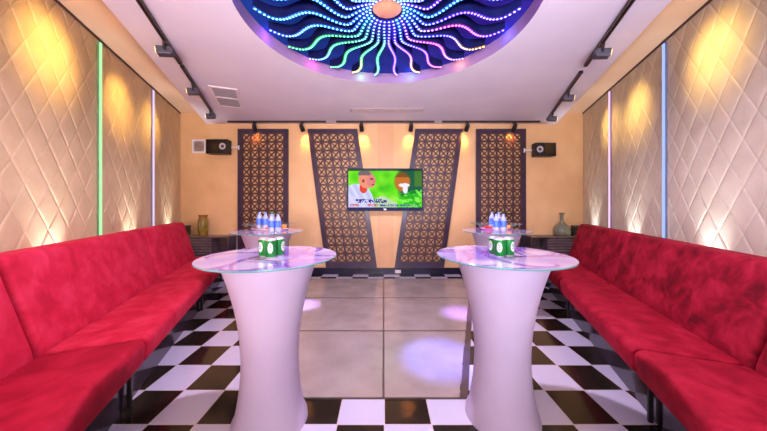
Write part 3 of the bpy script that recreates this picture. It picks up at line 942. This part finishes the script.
# ------------------------------------------------------------------ the ceiling light sculpture
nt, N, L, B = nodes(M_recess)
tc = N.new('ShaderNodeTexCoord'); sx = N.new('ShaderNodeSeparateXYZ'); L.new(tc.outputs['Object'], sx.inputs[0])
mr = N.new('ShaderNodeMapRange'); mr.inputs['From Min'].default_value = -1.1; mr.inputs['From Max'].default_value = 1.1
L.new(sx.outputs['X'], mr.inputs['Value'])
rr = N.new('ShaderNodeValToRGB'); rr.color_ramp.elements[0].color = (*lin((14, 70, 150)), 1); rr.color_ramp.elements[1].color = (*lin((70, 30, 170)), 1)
L.new(mr.outputs['Result'], rr.inputs['Fac']); L.new(rr.outputs['Color'], B.inputs['Emission Color'])  # painted glow runs from teal to violet across the recess
M_fin = noise_tint(mat('fin_navy', (10, 16, 66), .7, spec=.2), (7, 12, 56), (13, 20, 76), 6)
M_dots = vcol_emit('led_dots', 7.0)
M_glow = vcol_emit('led_glow_tape', .75)
ch = thing('ceiling_light', 'round ceiling light of wavy navy fins edged with rainbow light dots', 'ceiling light', (CAMC[0], CAMC[1], 3.02), 0)
PAL = [(70, 120, 255), (60, 160, 255), (110, 90, 255), (150, 80, 255), (60, 200, 255), (70, 230, 130), (230, 80, 220), (255, 200, 120), (90, 110, 255)]
def curve_pt(phi, r):
    sgn = 1 if math.sin(phi) > 0 else -1
    k = abs(math.sin(phi))
    env = min(1, (r-.1)/.25)
    tg = .062*math.cos(2*PI*(r-.92)/.57)*env*(.2+.8*k) + .06*env*k
    a = phi - sgn*tg/max(r, .2)
    return a, r
for i in range(24):
    phi = math.radians(7.5+15*i)          # measured from +y towards -x
    pts = []
    n = 33
    for k in range(n+1):
        r = .13+(1.095-.13)*k/n
        a, rr = curve_pt(phi, r)
        pts.append(Vector((-rr*math.sin(a), rr*math.cos(a), 0)))
    bm = bmesh.new()
    th = .008; topz, botz = -.0, -.10
    L = []
    for k, p in enumerate(pts):
        tt = (pts[min(k+1, n)]-pts[max(k-1, 0)]).normalized(); nn = Vector((-tt.y, tt.x, 0))
        hz = botz*(min(1, .25+k/9.0)) 
        if k > n-4: hz *= (1-.10*(k-n+4)**1.2/2)
        L.append([bm.verts.new(p+nn*th+Vector((0, 0, topz))), bm.verts.new(p-nn*th+Vector((0, 0, topz))), bm.verts.new(p-nn*th+Vector((0, 0, hz))), bm.verts.new(p+nn*th+Vector((0, 0, hz)))])
    for A, B in zip(L, L[1:]):
        for q in range(4): bm.faces.new((A[q], A[(q+1) % 4], B[(q+1) % 4], B[q]))
    bm.faces.new(L[0]); bm.faces.new(L[-1][::-1])
    fin = obj('fin', bm, M_fin, ch)
    # strip: glowing tape plus bright dots along the lower edge
    bm = bmesh.new(); lay = bm.loops.layers.color.new('Col')
    left = math.sin(phi) > 0
    c0 = random.choice([(90, 150, 255), (70, 170, 255), (110, 110, 255)])
    c1 = random.choice([(40, 210, 140), (60, 140, 255), (70, 230, 110), (200, 70, 230), (60, 180, 255)] if left else [(150, 70, 255), (90, 80, 255), (230, 70, 230), (120, 60, 255), (60, 170, 255)])
    c2 = random.choice([(90, 190, 255), (80, 220, 150), (255, 190, 120), (120, 150, 255)] if left else [(255, 200, 90), (130, 90, 255), (235, 90, 220), (150, 130, 255)])
    def col(u):
        if u < .45: k = u/.45; A, B = c0, c1
        else: k = (u-.45)/.55; A, B = c1, c2
        return tuple(A[j]*(1-k)+B[j]*k for j in range(3))
    for k in range(n):
        z = min(L[k][2].co.z, 0) if False else None
        u = k/n
        p, q = pts[k], pts[k+1]
        tt = (q-p).normalized(); nn = Vector((-tt.y, tt.x, 0))
        h0 = botz*(min(1, .25+k/9.0))-.0015; h1 = botz*(min(1, .25+(k+1)/9.0))-.0015
        if k > n-4: h0 *= (1-.10*(k-n+4)**1.2/2)
        if k+1 > n-4: h1 *= (1-.10*(k+1-n+4)**1.2/2)
        f = bm.faces.new([bm.verts.new(v) for v in (p+nn*.021+Vector((0, 0, h0)), q+nn*.021+Vector((0, 0, h1)), q-nn*.021+Vector((0, 0, h1)), p-nn*.021+Vector((0, 0, h0)))])
        f.material_index = 1
        for l in f.loops: l[lay] = (*[v*.9 for v in lin(col(u))], 1)
        m = (p+q)/2+Vector((0, 0, (h0+h1)/2-.003)); s = .0125
        vs = [bm.verts.new(m+tt*(s*a)+nn*(s*b)+Vector((0, 0, c*s*.6))) for a, b, c in ((1, 0, 0), (0, 1, 0), (-1, 0, 0), (0, -1, 0), (0, 0, 1), (0, 0, -1))]
        cc = lin(tuple(255*.5+v*.5 for v in col(u)))
        for tri in ((0, 1, 4), (1, 2, 4), (2, 3, 4), (3, 0, 4), (1, 0, 5), (2, 1, 5), (3, 2, 5), (0, 3, 5)):
            f = bm.faces.new([vs[x] for x in tri]); f.material_index = 0
            for l in f.loops: l[lay] = (*cc, 1)
    me_o = obj('led_strip', bm, [M_dots, M_glow], fin)
bm = bmesh.new(); lathe(bm, [(.125, 0), (.125, -.012), (.115, -.018), (0, -.02)], 40)
o = obj('hub_plate', bm, noise_tint(mat('copper_hub_glow', (236, 160, 116), .4, emit=(226, 140, 96), es=.25), (230, 152, 108), (240, 168, 124), 12), ch); autosmooth(o, 40)  # faint glow put into the plate's material to brighten it

# ------------------------------------------------------------------ lights
def area(name, loc, target, energy, col, sx, sy):
    l = bpy.data.lights.new(name, 'AREA'); l.shape = 'RECTANGLE'; l.size = sx; l.size_y = sy; l.energy = energy; l.color = lin(col)
    o = link(bpy.data.objects.new(name, l)); o.location = loc
    d = Vector(target)-Vector(loc); o.rotation_euler = d.to_track_quat('-Z', 'Y').to_euler()
    return o
def point(name, loc, energy, col, r=.05):
    l = bpy.data.lights.new(name, 'POINT'); l.energy = energy; l.color = lin(col); l.shadow_soft_size = r
    o = link(bpy.data.objects.new(name, l)); o.location = loc; return o
area('fill_behind_camera', (0, -2.6, 1.7), (0, 3, 1.5), 120, (255, 240, 240), 4.2, 2.6)  # soft frontal fill added behind the camera
for x, c in ((-1.0, (255, 226, 232)), (1.0, (216, 222, 255))):
    cw = area('ceiling_fill_behind', (x, -1.7, 1.3), (x*1.1, 1.9, 2.9), 74, c, 1.7, .8)  # tinted fill added behind the camera to brighten the ceiling
    cw.data.spread = math.radians(90)
# unseen spot added under the hub plate, pale violet fill for the room
spot('hub_fill', (CAMC[0], CAMC[1], 2.93), (CAMC[0], CAMC[1], 0), 330, (236, 218, 255), 168, .5, .05)
# unseen spots added to put blue-violet glows on the dance floor
spot('floor_fill_blue', (.3, 2.5, 2.9), (.50, 2.45, 0), 1500, (110, 120, 255), 17, 1, .03)
spot('floor_fill_left', (-.4, 2.6, 2.9), (-1.05, 3.72, 0), 2400, (170, 150, 255), 9, 1, .03)
spot('floor_fill_right', (.4, 2.6, 2.9), (.95, 3.45, 0), 1500, (170, 130, 255), 11, 1, .03)
for x, e in ((-2.74, 7), (-.62, 3), (.68, 3), (2.2, 3)):
    spot('screen_fill_blue', (x, 5.22, .04), (x, 5.36, 1.6), e, (90, 100, 255), 100, 1, .01)  # blue spots added to tint the screen frames, no fixture built
# hidden uplights behind the sofas wash the padded walls
for W, ds in ((LW, (1.15, 2.34, 3.58, 4.80)), (RW, (1.15, 2.36, 3.58, 4.80))):
    for d in ds:
        s = d/.94
        spot('sofa_uplight', wpt(W, .085, s, .58), wpt(W, .0, s, 2.1), 105, (240, 242, 255), 54, 1, .02)
# coloured glow of the strip ends on the recess rim
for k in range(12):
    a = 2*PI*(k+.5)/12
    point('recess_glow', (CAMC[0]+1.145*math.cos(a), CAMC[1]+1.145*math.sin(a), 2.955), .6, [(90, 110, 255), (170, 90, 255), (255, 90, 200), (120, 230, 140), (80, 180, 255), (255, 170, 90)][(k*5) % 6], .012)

w = bpy.data.worlds.new('World'); S.world = w; w.use_nodes = True
bg = w.node_tree.nodes['Background']; bg.inputs['Color'].default_value = (*lin((236, 222, 240)), 1); bg.inputs['Strength'].default_value = .45

# ------------------------------------------------------------------ camera
cam = bpy.data.cameras.new('Camera'); co = link(bpy.data.objects.new('Camera', cam))
co.location = (0, 0, E); co.rotation_euler = (PI/2, 0, 0)
cam.sensor_width = 36; cam.lens = 36*F/767; cam.shift_y = -(215.5-204)/767; cam.clip_start = .02
S.camera = co
S.view_settings.view_transform = 'Standard'
S.view_settings.look = 'None'
S.view_settings.exposure = .13
